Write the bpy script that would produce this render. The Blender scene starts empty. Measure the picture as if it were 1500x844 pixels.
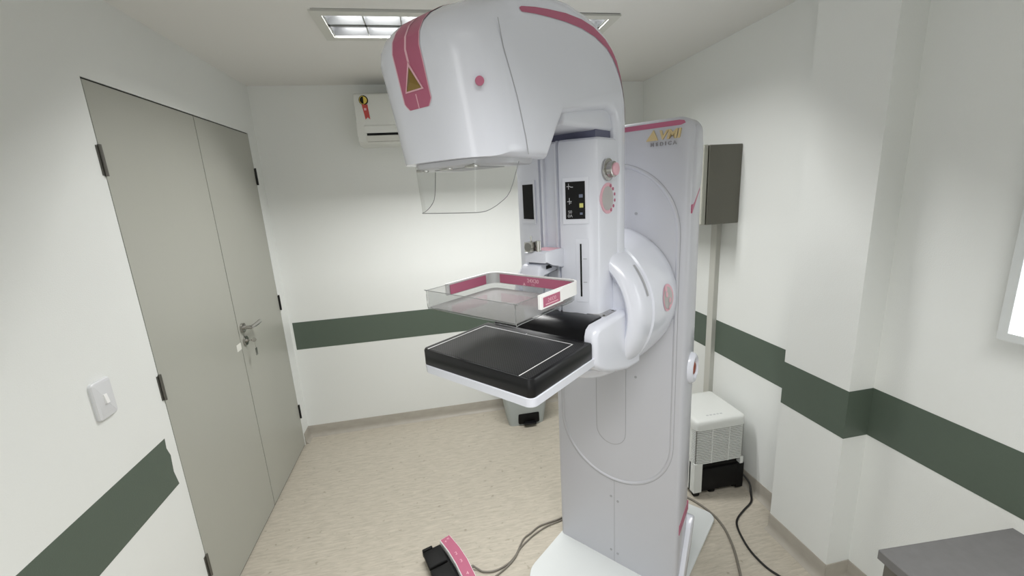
import bpy, bmesh, math, random
from mathutils import Vector, Matrix
random.seed(7)
C = bpy.context.scene.collection
PI = math.pi

# ------------------------------------------------------------------ materials
def mat(name, col, rough=.5, metal=0., spec=.5, coat=0., emit=None, es=0., noise=None, bump=None):
    m = bpy.data.materials.new(name); m.use_nodes = True
    nt = m.node_tree; b = nt.nodes['Principled BSDF']
    b.inputs['Base Color'].default_value = (*col, 1)
    b.inputs['Roughness'].default_value = rough
    b.inputs['Metallic'].default_value = metal
    b.inputs['Specular IOR Level'].default_value = spec
    b.inputs['Coat Weight'].default_value = coat
    b.inputs['Coat Roughness'].default_value = .2
    if emit:
        b.inputs['Emission Color'].default_value = (*emit, 1); b.inputs['Emission Strength'].default_value = es
    tc = nt.nodes.new('ShaderNodeTexCoord')
    if noise:                       # (scale xyz, amount)
        mp = nt.nodes.new('ShaderNodeMapping'); mp.inputs['Scale'].default_value = noise[0]
        n = nt.nodes.new('ShaderNodeTexNoise'); n.inputs['Scale'].default_value = 1.; n.inputs['Detail'].default_value = 5
        nt.links.new(tc.outputs['Object'], mp.inputs['Vector']); nt.links.new(mp.outputs['Vector'], n.inputs['Vector'])
        r = nt.nodes.new('ShaderNodeMapRange'); r.inputs['To Min'].default_value = 1-noise[1]; r.inputs['To Max'].default_value = 1+noise[1]
        r.inputs['From Min'].default_value = .3; r.inputs['From Max'].default_value = .7
        nt.links.new(n.outputs['Fac'], r.inputs['Value'])
        mx = nt.nodes.new('ShaderNodeVectorMath'); mx.operation = 'SCALE'; mx.inputs[0].default_value = col
        nt.links.new(r.outputs['Result'], mx.inputs['Scale']); nt.links.new(mx.outputs['Vector'], b.inputs['Base Color'])
    if bump:                        # (scale, strength)
        n2 = nt.nodes.new('ShaderNodeTexNoise'); n2.inputs['Scale'].default_value = bump[0]; n2.inputs['Detail'].default_value = 4
        nt.links.new(tc.outputs['Object'], n2.inputs['Vector'])
        bp = nt.nodes.new('ShaderNodeBump'); bp.inputs['Strength'].default_value = bump[1]; bp.inputs['Distance'].default_value = .002
        nt.links.new(n2.outputs['Fac'], bp.inputs['Height']); nt.links.new(bp.outputs['Normal'], b.inputs['Normal'])
    return m

M = {}
M['wall'] = mat('wall_paint', (.77, .787, .772), .55, bump=(260, .25), noise=((1.2, 1.2, 1.2), .015))
M['ceiling'] = mat('ceiling_paint', (.74, .735, .715), .7, bump=(180, .15))
M['green'] = mat('green_paint', (.084, .112, .087), .5, bump=(220, .2))
M['door'] = mat('door_laminate', (.39, .392, .35), .38, noise=((2, 2, 1), .02))
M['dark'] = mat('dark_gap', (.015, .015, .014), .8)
M['skirting'] = mat('skirting_vinyl', (.37, .345, .30), .5, noise=((14, 14, 30), .06))
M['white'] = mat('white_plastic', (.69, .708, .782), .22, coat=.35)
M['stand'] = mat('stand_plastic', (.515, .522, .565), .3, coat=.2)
M['plate'] = mat('white_enamel', (.62, .645, .645), .4)
M['groove'] = mat('groove_grey', (.36, .365, .39), .5)
M['pink'] = mat('pink_vinyl', (.43, .115, .195), .4)
M['pinklight'] = mat('pale_pink', (.72, .42, .49), .5)
M['whiteline'] = mat('white_line', (.85, .85, .85), .5)
M['black'] = mat('black_plastic', (.006, .006, .007), .3, spec=.35)
M['blackmatte'] = mat('black_matte', (.005, .005, .005), .55, spec=.2)
M['metal'] = mat('brushed_metal', (.50, .49, .47), .22, metal=1.)
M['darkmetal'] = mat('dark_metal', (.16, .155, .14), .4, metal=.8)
M['gold'] = mat('gold_plate', (.66, .52, .27), .35, metal=.55)
M['golddark'] = mat('old_gold', (.26, .17, .05), .4, metal=.6)
M['acwhite'] = mat('ac_plastic', (.70, .71, .68), .4)
M['dehum'] = mat('dehumidifier_plastic', (.66, .675, .655), .4)
M['bin'] = mat('grey_bin_plastic', (.43, .47, .47), .45)
M['box'] = mat('taupe_metal', (.125, .122, .098), .45)
M['boxlight'] = mat('beige_metal', (.42, .42, .37), .45)
M['conduit'] = mat('conduit_pvc', (.52, .52, .48), .5)
M['table'] = mat('charcoal_laminate', (.13, .128, .128), .5, noise=((40, 40, 40), .06))
M['cable'] = mat('grey_cable', (.17, .155, .13), .5)
M['blackcable'] = mat('black_cable', (.008, .008, .008), .45)
M['louvre'] = mat('mirror_louvre', (.55, .56, .57), .2, metal=1.)
M['fixwhite'] = mat('fixture_enamel', (.62, .62, .58), .45)
M['screen'] = mat('lit_screen', (.9, .9, .9), .5, emit=(.93, .98, 1.), es=2.2)
M['switch'] = mat('switch_plastic', (.66, .67, .69), .35)
M['glyph'] = mat('glyph_grey', (.45, .46, .48), .5)
M['yellow'] = mat('sticker_yellow', (.65, .50, .08), .5)
M['yellowkey'] = mat('key_yellow', (.62, .60, .18), .5)
M['bluegrey'] = mat('key_bluegrey', (.16, .19, .27), .5)
M['red'] = mat('sticker_red', (.48, .06, .05), .5)
M['redbutton'] = mat('red_button', (.28, .06, .03), .4)
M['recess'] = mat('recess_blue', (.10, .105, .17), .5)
M['silverpanel'] = mat('silver_sticker', (.48, .46, .46), .4, metal=.2)
M['paper'] = mat('paper', (.75, .75, .70), .7)

def floor_mat():
    m = bpy.data.materials.new('vinyl_floor'); m.use_nodes = True
    nt = m.node_tree; b = nt.nodes['Principled BSDF']; L = nt.links.new
    tc = nt.nodes.new('ShaderNodeTexCoord')
    mp = nt.nodes.new('ShaderNodeMapping'); mp.inputs['Scale'].default_value = (9, 60, 1); mp.inputs['Rotation'].default_value = (0, 0, .12)
    n = nt.nodes.new('ShaderNodeTexNoise'); n.inputs['Scale'].default_value = 1.6; n.inputs['Detail'].default_value = 9; n.inputs['Roughness'].default_value = .62
    n.inputs['Distortion'].default_value = .8
    L(tc.outputs['Object'], mp.inputs['Vector']); L(mp.outputs['Vector'], n.inputs['Vector'])
    r = nt.nodes.new('ShaderNodeValToRGB'); e = r.color_ramp.elements
    e[0].position = .28; e[0].color = (.37, .338, .280, 1); e[1].position = .66; e[1].color = (.51, .468, .394, 1)
    L(n.outputs['Fac'], r.inputs['Fac'])
    n2 = nt.nodes.new('ShaderNodeTexNoise'); n2.inputs['Scale'].default_value = 34; n2.inputs['Detail'].default_value = 3
    L(tc.outputs['Object'], n2.inputs['Vector'])
    r2 = nt.nodes.new('ShaderNodeValToRGB'); e = r2.color_ramp.elements
    e[0].position = .24; e[0].color = (.62, .6, .56, 1); e[1].position = .36; e[1].color = (1, 1, 1, 1)
    L(n2.outputs['Fac'], r2.inputs['Fac'])
    mx = nt.nodes.new('ShaderNodeMix'); mx.data_type = 'RGBA'; mx.blend_type = 'MULTIPLY'; mx.inputs['Factor'].default_value = .8
    L(r.outputs['Color'], mx.inputs['A']); L(r2.outputs['Color'], mx.inputs['B']); L(mx.outputs['Result'], b.inputs['Base Color'])
    b.inputs['Roughness'].default_value = .42
    return m
M['floor'] = floor_mat()

def carbon_mat():
    m = bpy.data.materials.new('carbon_top'); m.use_nodes = True
    nt = m.node_tree; b = nt.nodes['Principled BSDF']; L = nt.links.new
    tc = nt.nodes.new('ShaderNodeTexCoord')
    ck = nt.nodes.new('ShaderNodeTexChecker'); ck.inputs['Scale'].default_value = 260
    ck.inputs['Color1'].default_value = (.004, .004, .004, 1); ck.inputs['Color2'].default_value = (.035, .035, .036, 1)
    L(tc.outputs['Object'], ck.inputs['Vector']); L(ck.outputs['Color'], b.inputs['Base Color'])
    b.inputs['Roughness'].default_value = .33; b.inputs['Specular IOR Level'].default_value = .3
    return m
M['carbon'] = carbon_mat()

def clear_mat(name, tint, gloss=.10, rough=.05):
    m = bpy.data.materials.new(name); m.use_nodes = True
    nt = m.node_tree; nt.nodes.remove(nt.nodes['Principled BSDF']); L = nt.links.new
    out = nt.nodes['Material Output']
    t = nt.nodes.new('ShaderNodeBsdfTransparent'); t.inputs['Color'].default_value = (*tint, 1)
    g = nt.nodes.new('ShaderNodeBsdfGlossy'); g.inputs['Roughness'].default_value = rough
    f = nt.nodes.new('ShaderNodeLayerWeight'); f.inputs['Blend'].default_value = .5
    pw = nt.nodes.new('ShaderNodeMath'); pw.operation = 'POWER'; pw.inputs[1].default_value = 4.
    ad = nt.nodes.new('ShaderNodeMath'); ad.operation = 'MULTIPLY_ADD'; ad.inputs[1].default_value = gloss*4; ad.inputs[2].default_value = gloss*.35
    mx = nt.nodes.new('ShaderNodeMixShader')
    L(f.outputs['Facing'], pw.inputs[0]); L(pw.outputs[0], ad.inputs[0]); L(ad.outputs[0], mx.inputs['Fac']); L(t.outputs[0], mx.inputs[1]); L(g.outputs[0], mx.inputs[2])
    L(mx.outputs[0], out.inputs['Surface'])
    return m
M['clear'] = clear_mat('clear_acrylic', (.95, .955, .95), .10)
M['cleartray'] = clear_mat('clear_polycarbonate', (.90, .905, .905), .15, .06)
M['clearedge'] = mat('acrylic_edge', (.22, .23, .23), .3)

# ------------------------------------------------------------------ mesh helpers
def finish(bm, name, m, parent=None, smooth=None, recalc=True):
    if recalc: bmesh.ops.recalc_face_normals(bm, faces=bm.faces)
    me = bpy.data.meshes.new(name); bm.to_mesh(me); bm.free()
    for mm in (m if isinstance(m, (list, tuple)) else [m]): me.materials.append(mm)
    if smooth is not None:
        for p in me.polygons: p.use_smooth = True
        me.set_sharp_from_angle(angle=math.radians(smooth))
    o = bpy.data.objects.new(name, me); C.objects.link(o)
    if parent: o.parent = parent
    return o

def bev(bm, w, seg=2, edges=None):
    bmesh.ops.bevel(bm, geom=list(edges if edges is not None else bm.edges), offset=w, segments=seg, affect='EDGES', profile=.5, clamp_overlap=True)

def add_box(bm, a, b):
    x0, x1 = sorted((a[0], b[0])); y0, y1 = sorted((a[1], b[1])); z0, z1 = sorted((a[2], b[2]))
    v = [bm.verts.new(p) for p in ((x0,y0,z0),(x1,y0,z0),(x1,y1,z0),(x0,y1,z0),(x0,y0,z1),(x1,y0,z1),(x1,y1,z1),(x0,y1,z1))]
    for f in ((0,3,2,1),(4,5,6,7),(0,1,5,4),(1,2,6,5),(2,3,7,6),(3,0,4,7)): bm.faces.new([v[i] for i in f])

def box(name, a, b, m, parent=None, w=0, seg=2):
    bm = bmesh.new(); add_box(bm, a, b)
    if w: bev(bm, w, seg)
    return finish(bm, name, m, parent, 35 if w else None)

def loft(bm, rings, cap=True, closed=True):
    R = [[bm.verts.new(p) for p in r] for r in rings]
    n = len(rings[0])
    for A, B in zip(R, R[1:]):
        for i in range(n if closed else n-1):
            j = (i+1) % n
            bm.faces.new((A[i], A[j], B[j], B[i]))
    if cap:
        bm.faces.new(R[0]); bm.faces.new(R[-1])
    return R

def offset(pts, d):
    """inward miter offset of a 2D polygon (any orientation)"""
    n = len(pts); ar = sum(pts[i][0]*pts[(i+1)%n][1]-pts[(i+1)%n][0]*pts[i][1] for i in range(n))
    s = 1 if ar > 0 else -1; out = []
    for i in range(n):
        p, q, r = Vector(pts[i-1]), Vector(pts[i]), Vector(pts[(i+1)%n])
        e1 = (q-p).normalized(); e2 = (r-q).normalized()
        n1 = Vector((-e1.y, e1.x))*s; n2 = Vector((-e2.y, e2.x))*s
        b = n1+n2
        if b.length < 1e-6: b = n1
        b.normalize(); k = max(.35, b.dot(n1)); q2 = q+b*(d/k); out.append((q2.x, q2.y))
    return out

def rrect(x0, y0, x1, y1, r, seg=5):
    """rounded rectangle, r a number or 4 radii (x0y0, x1y0, x1y1, x0y1)"""
    if not isinstance(r, (tuple, list)): r = (r,)*4
    P = []
    for (cx, cy, a0, rr) in ((x0, y0, PI, r[0]), (x1, y0, 1.5*PI, r[1]), (x1, y1, 0, r[2]), (x0, y1, .5*PI, r[3])):
        if rr <= 0: P.append((cx, cy)); continue
        ox = cx+rr if cx == x0 else cx-rr; oy = cy+rr if cy == y0 else cy-rr
        for k in range(seg+1):
            a = a0+.5*PI*k/seg; P.append((ox+rr*math.cos(a), oy+rr*math.sin(a)))
    return P

def cyl(name, p0, p1, r, m, parent=None, seg=24, r1=None, w=0):
    bm = bmesh.new(); add_cyl(bm, p0, p1, r, seg, r1)
    if w:
        bev(bm, w, 2, [e for e in bm.edges if len(e.link_faces) == 2 and any(len(f.verts) > 4 for f in e.link_faces)])
    return finish(bm, name, m, parent, 40)
def add_cyl(bm, p0, p1, r, seg=24, r1=None):
    p0, p1 = Vector(p0), Vector(p1); d = (p1-p0); q = d.to_track_quat('Z', 'Y')
    r1 = r if r1 is None else r1
    rings = [[p+q @ Vector((rr*math.cos(2*PI*k/seg), rr*math.sin(2*PI*k/seg), 0)) for k in range(seg)] for p, rr in ((p0, r), (p1, r1))]
    loft(bm, rings)

def tube(name, pts, r, m, parent=None, res=10):
    """cable as a mesh swept along a Catmull-Rom curve"""
    P = [Vector(p) for p in pts]; P = [2*P[0]-P[1]]+P+[2*P[-1]-P[-2]]
    path = []
    for i in range(1, len(P)-2):
        for k in range(res):
            t = k/res; a, b, c, d = P[i-1:i+3]
            path.append(.5*((2*b)+(c-a)*t+(2*a-5*b+4*c-d)*t*t+(3*b-a-3*c+d)*t**3))
    path.append(P[-2]); rings = []
    for i, p in enumerate(path):
        t = (path[min(i+1, len(path)-1)]-path[max(i-1, 0)]).normalized()
        s = t.cross(Vector((0, 0, 1)))
        s = Vector((1, 0, 0)) if s.length < 1e-4 else s.normalized()
        u = s.cross(t)
        rings.append([p+s*r*math.cos(2*PI*k/8)+u*r*math.sin(2*PI*k/8) for k in range(8)])
    bm = bmesh.new(); loft(bm, rings)
    return finish(bm, name, m, parent, 60)

def text_mesh(name, s, size, m, parent, mtx, depth=.0006, spacing=1., bold=0.):
    cu = bpy.data.curves.new(name+'_curve', 'FONT'); cu.body = s; cu.size = size; cu.extrude = depth; cu.space_character = spacing
    cu.offset = bold; cu.align_x = 'CENTER'; cu.align_y = 'CENTER'
    t = bpy.data.objects.new('tmp_text', cu); C.objects.link(t)
    dg = bpy.context.evaluated_depsgraph_get(); dg.update()
    me = bpy.data.meshes.new_from_object(t.evaluated_get(dg)); me.name = name
    bpy.data.objects.remove(t); bpy.data.curves.remove(cu)
    me.transform(mtx); me.materials.clear(); me.materials.append(m)
    o = bpy.data.objects.new(name, me); C.objects.link(o); o.parent = parent
    return o

def thing(name, label, cat, loc=(0, 0, 0), rz=0., group=None):
    o = bpy.data.objects.new(name, None); C.objects.link(o); o.empty_display_size = .1
    o.location = loc; o.rotation_euler = (0, 0, rz); o['label'] = label; o['category'] = cat
    if group: o['group'] = group
    return o
def tag(o, label, cat): o['label'] = label; o['category'] = cat; return o
def struct(o): o['kind'] = 'structure'; return o
def lab(o, s): o['label'] = s; return o

# ------------------------------------------------------------------ camera (solved from the photo's lines)
f_px, yaw, pitch, roll, CX, CH = 620.735, .1779, -.2264, -.0568, 1.0276, 1.6828
def basis():
    cy, sy, cp, sp = math.cos(yaw), math.sin(yaw), math.cos(pitch), math.sin(pitch)
    F = Vector((sy*cp, cy*cp, sp)); rt = Vector((cy, -sy, 0)); up = Vector((-sy*sp, -cy*sp, cp))
    cr, sr = math.cos(roll), math.sin(roll)
    return cr*rt+sr*up, -sr*rt+cr*up, F
Rr, Uu, Ff = basis()
cam = bpy.data.cameras.new('camera'); co = bpy.data.objects.new('camera', cam); C.objects.link(co)
co.matrix_world = Matrix(((Rr.x, Uu.x, -Ff.x, CX), (Rr.y, Uu.y, -Ff.y, 0), (Rr.z, Uu.z, -Ff.z, CH), (0, 0, 0, 1)))
cam.sensor_width = 36; cam.lens = f_px/1500*36; cam.clip_start = .02
bpy.context.scene.camera = co

# ------------------------------------------------------------------ room
XR, YB, YF, ZC = 2.623, 3.051, -1.5, 2.392
S1, S0 = .8725, .6745            # green band
PX, PY0, PY1 = 2.513, 1.21, 1.512
DY0, DYM, DY1, DZ = 1.656, 2.316, 2.934, 2.103
struct(box('floor', (-.12, YF-.12, -.1), (XR+.12, YB+.12, 0), M['floor']))
# ceiling with a hole for the recessed fixture
LX0, LX1, LY0, LY1 = .646, 1.914, 1.904, 2.225
bm = bmesh.new(); g = .012
for a, b in (((-.12, YF-.12), (XR+.12, LY0-g)), ((-.12, LY1-.01), (XR+.12, YB+.12)), ((-.12, LY0-g), (LX0+.01, LY1-.01)), ((LX1-.005, LY0-g), (XR+.12, LY1-.01))):
    add_box(bm, (*a, ZC), (*b, ZC+.02))
struct(finish(bm, 'ceiling', M['ceiling']))
bm = bmesh.new()
add_box(bm, (-.12, YF, 0), (0, DY0, ZC)); add_box(bm, (-.12, DY1, 0), (0, YB, ZC)); add_box(bm, (-.12, DY0, DZ), (0, DY1, ZC))
struct(finish(bm, 'wall_left', M['wall']))
struct(box('wall_back', (-.12, YB, 0), (XR+.12, YB+.12, ZC), M['wall']))
struct(box('wall_right', (XR, YF, 0), (XR+.12, YB, ZC), M['wall']))
struct(box('wall_front', (-.12, YF-.12, 0), (XR+.12, YF, ZC), M['wall']))
struct(box('wall_pilaster', (PX, PY0, 0), (XR, PY1, ZC), M['wall']))
struct(box('trim_1', (-.06, DY0, 0), (-.0055, DY1, DZ), M['dark']))      # dark rebate behind the leaves
t_ = .0012
# green painted bands
bm = bmesh.new()
pts = [(YF, S0), (1.618, S0), (1.606, .735), (1.612, .80), (1.60, .835), (1.604, S1), (YF, S1)]
loft(bm, [[(x, y, z) for y, z in pts] for x in (0, t_)]); struct(finish(bm, 'trim_2', M['green']))
struct(box('trim_3', (.018, YB-t_, S0), (XR, YB, S1), M['green']))
struct(box('trim_4', (XR-t_, PY1, S0), (XR, YB, S1), M['green']))
struct(box('trim_5', (PX-t_, PY0-t_, S0), (XR-t_, PY1, S1), M['green']))
struct(box('trim_6', (XR-t_, YF, S0), (XR, PY0-t_, S1), M['green']))
# coved skirting, one per wall
def skirting(name, a, b, nx, ny):
    prof = [(0, 0), (.028, 0), (.017, .006), (.009, .016), (.006, .03), (.005, .078), (.003, .083), (0, .083)]
    bm = bmesh.new()
    loft(bm, [[(p[0]+nx*d, p[1]+ny*d, z) for d, z in prof] for p in (a, b)])
    struct(finish(bm, name, M['skirting'], None, 30))
skirting('baseboard_back', (0, YB), (XR, YB), 0, -1)
skirting('baseboard_left', (0, YF), (0, DY0-.006), 1, 0)
skirting('baseboard_left_corner', (0, DY1+.01), (0, YB), 1, 0)
skirting('baseboard_right', (XR, PY1), (XR, YB), -1, 0)
skirting('baseboard_right_near', (XR, YF), (XR, PY0), -1, 0)
skirting('baseboard_pilaster', (PX, PY0-.006), (PX, PY1), -1, 0)
skirting('baseboard_pilaster_side', (PX-.006, PY0), (XR, PY0), 0, -1)

# doors: two leaves, hinges, lever handle
def door(name, y0, y1, hinge_y, hm, w, label):
    d = box(name, (-.005, y0, .010), (0, y1, DZ-.006), M['door'], None, .0008, 1); struct(d); lab(d, label)
    for z in (1.85, 1.05, .262):
        bm = bmesh.new()
        add_box(bm, (-.002, hinge_y-w, z-.047), (.0025, hinge_y+w, z+.047))
        add_cyl(bm, (.005, hinge_y, z-.05), (.005, hinge_y, z+.05), .0055, 12)
        h = finish(bm, 'hinge', hm, d, 40)
        if hm is M['darkmetal']:
            for k in (-.025, .025):
                cyl('screw', (.002, hinge_y+.008, z+k), (.0035, hinge_y+.008, z+k), .003, M['metal'], h, 10)
    return d
M['hingedark'] = mat('hinge_black', (.02, .02, .02), .5, metal=.5)
door('door_1', DY0+.004, DYM-.003, DY0, M['darkmetal'], .013, 'wide grey laminate door leaf nearer the light switch')
d2 = door('door_2', DYM+.003, DY1-.004, DY1, M['hingedark'], .008, 'grey laminate door leaf with lever handle nearer the far corner')
hy, hz = 2.358, 1.058
bm = bmesh.new()
add_cyl(bm, (0, hy, hz), (.012, hy, hz), .025); add_cyl(bm, (.01, hy, hz), (.052, hy, hz), .0095)
finish(bm, 'handle_rose', M['metal'], d2, 40)
tube('door_handle', [(.046, hy-.008, hz), (.051, hy+.015, hz), (.052, hy+.05, hz), (.051, hy+.085, hz), (.048, hy+.112, hz)], .0105, M['metal'], d2)
bm = bmesh.new(); add_cyl(bm, (0, hy+.006, .985), (.010, hy+.006, .985), .024); add_cyl(bm, (.009, hy+.006, .985), (.016, hy+.006, .985), .009)
finish(bm, 'lock_rose', M['metal'], d2, 40)
k = thing('key', 'small metal key with hanging tag in the lock of the grey door', 'key', (.012, hy+.006, .985))
bm = bmesh.new(); add_box(bm, (.004, -.0015, -.004), (.022, .0015, .004)); add_cyl(bm, (.032, -.0015, 0), (.032, .0015, 0), .012, 16)
finish(bm, 'key_bow', M['metal'], k, 40)
bm = bmesh.new(); add_cyl(bm, (.034, 0, -.045), (.034, 0, -.01), .0012, 8); add_box(bm, (.033, -.011, -.085), (.035, .011, -.045))
finish(bm, 'key_tag', M['metal'], k)
tg = box('paper_note', (.0001, 2.262, .958), (.0012, 2.312, .993), M['paper']); tag(tg, 'scrap of white paper stuck on door edge below the lock', 'paper')

# light switch
s = thing('light_switch', 'pale grey single rocker light switch plate on left wall', 'light switch', (0, 1.393, 1.137), 0)
bm = bmesh.new(); R = rrect(-.039, -.06, .039, .06, .012)
loft(bm, [[(x, y, z) for y, z in offset(R, e)] for x, e in ((0, 0), (.006, 0), (.009, .003), (.0105, .012))])
finish(bm, 'cover_plate', M['switch'], s, 35)
bm = bmesh.new(); loft(bm, [[(.010, -.006, -.015), (.010, .008, -.015), (.010, .008, .015), (.010, -.006, .015)], [(.016, -.005, -.014), (.016, .007, -.014), (.012, .007, .014), (.012, -.005, .014)]])
finish(bm, 'rocker', M['whiteline'], s)

# ------------------------------------------------------------------ recessed ceiling light
cl = thing('ceiling_light', 'recessed rectangular ceiling light with mirrored louvre grid', 'ceiling light', ((LX0+LX1)/2, (LY0+LY1)/2, ZC))
hx, hyy = (LX1-LX0)/2, (LY1-LY0)/2
bm = bmesh.new(); lip = .04
for a, b in (((-hx, -hyy), (hx, -hyy+lip)), ((-hx, hyy-lip), (hx, hyy)), ((-hx, -hyy+lip), (-hx+lip, hyy-lip)), ((hx-lip, -hyy+lip), (hx, hyy-lip))):
    add_box(bm, (*a, -.007), (*b, .004))
finish(bm, 'frame', M['fixwhite'], cl)
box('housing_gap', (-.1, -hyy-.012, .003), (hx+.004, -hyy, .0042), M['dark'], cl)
bm = bmesh.new()
ix, iy = hx-lip, hyy-lip
add_box(bm, (-ix-.002, -iy-.002, .10), (ix+.002, iy+.002, .104))
for a, b in (((-ix-.004, -iy-.004), (ix+.004, -iy)), ((-ix-.004, iy), (ix+.004, iy+.004)), ((-ix-.004, -iy), (-ix, iy)), ((ix, -iy), (ix+.004, iy))):
    add_box(bm, (*a, 0), (*b, .104))
finish(bm, 'reflector_tray', M['louvre'], cl)
# parabolic trough walls: one centre ridge, slanted sides
bm = bmesh.new()
for y0, y1, t in ((-iy, -.012, 0), (.012, iy, 0)):
    w = (y1-y0)
    for sgn, ye in ((1, y0), (-1, y1)):
        prof = [(ye, 0), (ye+sgn*w*.07, .03), (ye+sgn*w*.2, .06), (ye+sgn*w*.2, .064), (ye-sgn*.001, .064)]
        loft(bm, [[(x, y, z) for y, z in prof] for x in (-ix, ix)])
add_box(bm, (-ix, -.012, 0), (ix, .012, .012))
M['trough'] = mat('satin_reflector', (.20, .205, .21), .35, metal=1.)
finish(bm, 'trough', M['trough'], cl)
nb = 8
for kx in range(nb+1):
    x = -ix+.004+(2*ix-.008)*kx/nb
    bm = bmesh.new(); loft(bm, [[(x-.003, y, 0), (x+.003, y, 0), (x+.008, y, .040), (x-.008, y, .040)] for y in (-iy, iy)])
    finish(bm, 'louvre_blade', M['louvre'], cl)
M['tube'] = mat('lamp_tube', (.8, .8, .8), .4, emit=(1, .99, .95), es=1.2)
for sy in (-1, 1):
    y = sy*(iy+.012)/2
    tb = cyl('lamp_tube', (-ix+.02, y, .062), (ix-.02, y, .062), .008, M['tube'], cl, 12)
    for sx in (-1, 1): box('lamp_holder', (sx*(ix-.03), y-.014, .045), (sx*(ix-.001), y+.014, .1), M['fixwhite'], tb)

def area(name, loc, sx, sy, power, col=(1, .995, .98), rot=(0, 0, 0), spread=PI):
    l = bpy.data.lights.new(name, 'AREA'); l.shape = 'RECTANGLE'; l.size = sx; l.size_y = sy; l.energy = power; l.color = col; l.spread = spread
    o = bpy.data.objects.new(name, l); C.objects.link(o); o.location = loc; o.rotation_euler = rot
    return o
FIX_P, NEAR_P, SIDE_P = 22, 25.5, 14
for sy in (-1, 1):
    area('fixture_lamp', ((LX0+LX1)/2, (LY0+LY1)/2+sy*(iy+.012)/2, ZC+.047), 2*ix-.08, .03, FIX_P)
area('near_ceiling_lamp', (1.28, -.05, ZC-.012), 1.24, .28, NEAR_P, spread=math.radians(130))
area('side_fill_lamp', (.03, -.72, 1.30), 1.0, 1.7, SIDE_P, (.97, .985, 1.), (PI/2, 0, -PI/2+.35))  # unseen soft fill added at the left wall to brighten the machine front

# ------------------------------------------------------------------ air conditioner
ac = thing('air_conditioner', 'white split air conditioner high on the back wall', 'air conditioner', (.64, YB, 2.005))
prof = [(0, .30), (-.165, .30), (-.185, .292), (-.194, .275), (-.197, .12), (-.194, .05), (-.188, .018), (-.172, .003), (-.15, 0), (0, 0)]
W = .78
bm = bmesh.new()
loft(bm, [[(x, a*(1-k), c*(1-k)+.15*k) for a, c in prof] for x, k in ((.012, .0), (0.0, .0), (W, .0))][1:])
bev(bm, .006, 2, [e for e in bm.edges if abs(e.verts[0].co.x-e.verts[1].co.x) < 1e-4])
finish(bm, 'body', M['acwhite'], ac, 30)
box('air_outlet', (.055, -.1985, .016), (W-.055, -.15, .108), M['blackmatte'], ac)
bm = bmesh.new(); loft(bm, [[(x, y, z) for y, z in ((-.204, .066), (-.206, .105), (-.199, .113), (-.196, .113), (-.196, .066))] for x in (.045, W-.045)])
finish(bm, 'flap', M['acwhite'], ac)
bm = bmesh.new(); loft(bm, [[(x, y, z) for y, z in ((-.199, .016), (-.204, .050), (-.200, .052), (-.194, .016))] for x in (.052, W-.052)])
finish(bm, 'lower_flap', M['fixwhite'], ac)
st = cyl('energy_seal', (.058, -.193, .255), (.058, -.1985, .255), .027, M['blackmatte'], ac, 24); lab(st, 'round black and yellow seal with red ribbon')
bm = bmesh.new(); loft(bm, [[(.058+.021*math.cos(a), y, .255+.021*math.sin(a)) for a in [PI*1.5+PI*k/12 for k in range(13)]] for y in (-.197, -.1993)])
finish(bm, 'seal_half', M['yellow'], st)
bm = bmesh.new(); loft(bm, [[(.058+.024*math.cos(a), y, .255+.024*math.sin(a)) for a in [PI*.5+PI*k/12 for k in range(13)]]+[(.058+.021*math.cos(a), y, .255+.021*math.sin(a)) for a in [PI*1.5-PI*k/12 for k in range(13)]] for y in (-.197, -.1993)])
finish(bm, 'seal_ring', M['yellow'], st)
bm = bmesh.new(); loft(bm, [[(x, y, z) for x, z in ((.045, .23), (.078, .23), (.085, .145), (.071, .158), (.058, .145))] for y in (-.1945, -.1988)])
finish(bm, 'ribbon', M['red'], st)
box('ribbon_patch', (.056, -.1995, .197), (.069, -.198, .21), M['pinklight'], st)

# ------------------------------------------------------------------ wall cabinet and conduit on the right wall
eb = thing('electrical_box', 'taupe metal wall box with beige front behind the white machine', 'electrical box', (XR, 2.0, 1.45))
bx0 = -.188
box('box_body', (bx0, 0, 0), (0, .42, .40), M['box'], eb, .003, 1)
box('box_lid', (bx0-.03, .004, .002), (bx0-.004, .416, .402), M['boxlight'], eb, .003, 1)
bm = bmesh.new()
loft(bm, [[(XR+a+.001, y, z) for a, y in ((0, 2.13), (-.028, 2.13), (-.030, 2.132), (-.030, 2.178), (-.028, 2.18), (0, 2.18))] for z in (.30, 1.45)])
cd = finish(bm, 'cable_conduit', M['conduit']); tag(cd, 'thin pale vertical cable conduit below the taupe wall box', 'conduit')

# ------------------------------------------------------------------ dehumidifier
dh = thing('dehumidifier', 'white slatted dehumidifier with black tank beside the right wall', 'dehumidifier', (2.272, 1.77, 0))
DW, DD, DHt = .298, .30, .462
bm = bmesh.new()
Rr_ = rrect(0, 0, DW, DD, .03)
loft(bm, [[(x, y, z) for x, y in offset(Rr_, e)] for z, e in ((.405, .002), (.435, 0), (.452, .003), (.459, .010), (DHt, .022))])
top = finish(bm, 'top_cover', M['dehum'], dh, 40)
for i in range(5): box('control_key', (.09+i*.02, .045, DHt-.001), (.102+i*.02, .052, DHt+.001), M['glyph'], top)
bm = bmesh.new()
add_box(bm, (.004, .04, .035), (DW-.004, DD-.004, .405)); add_box(bm, (.004, .004, .035), (.05, .05, .21)); add_box(bm, (DW-.022, .004, .17), (DW-.004, .05, .21))
finish(bm, 'body', M['dehum'], dh)
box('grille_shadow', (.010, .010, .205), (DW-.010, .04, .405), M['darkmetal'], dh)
bm = bmesh.new()
n = 20
for i in range(n):
    z = .207+i*(.198/n)
    loft(bm, [[(x, y, zz) for x, y in offset(rrect(0, 0, DW, DD, .03), .003)] for zz in (z, z+.0050)])
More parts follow.
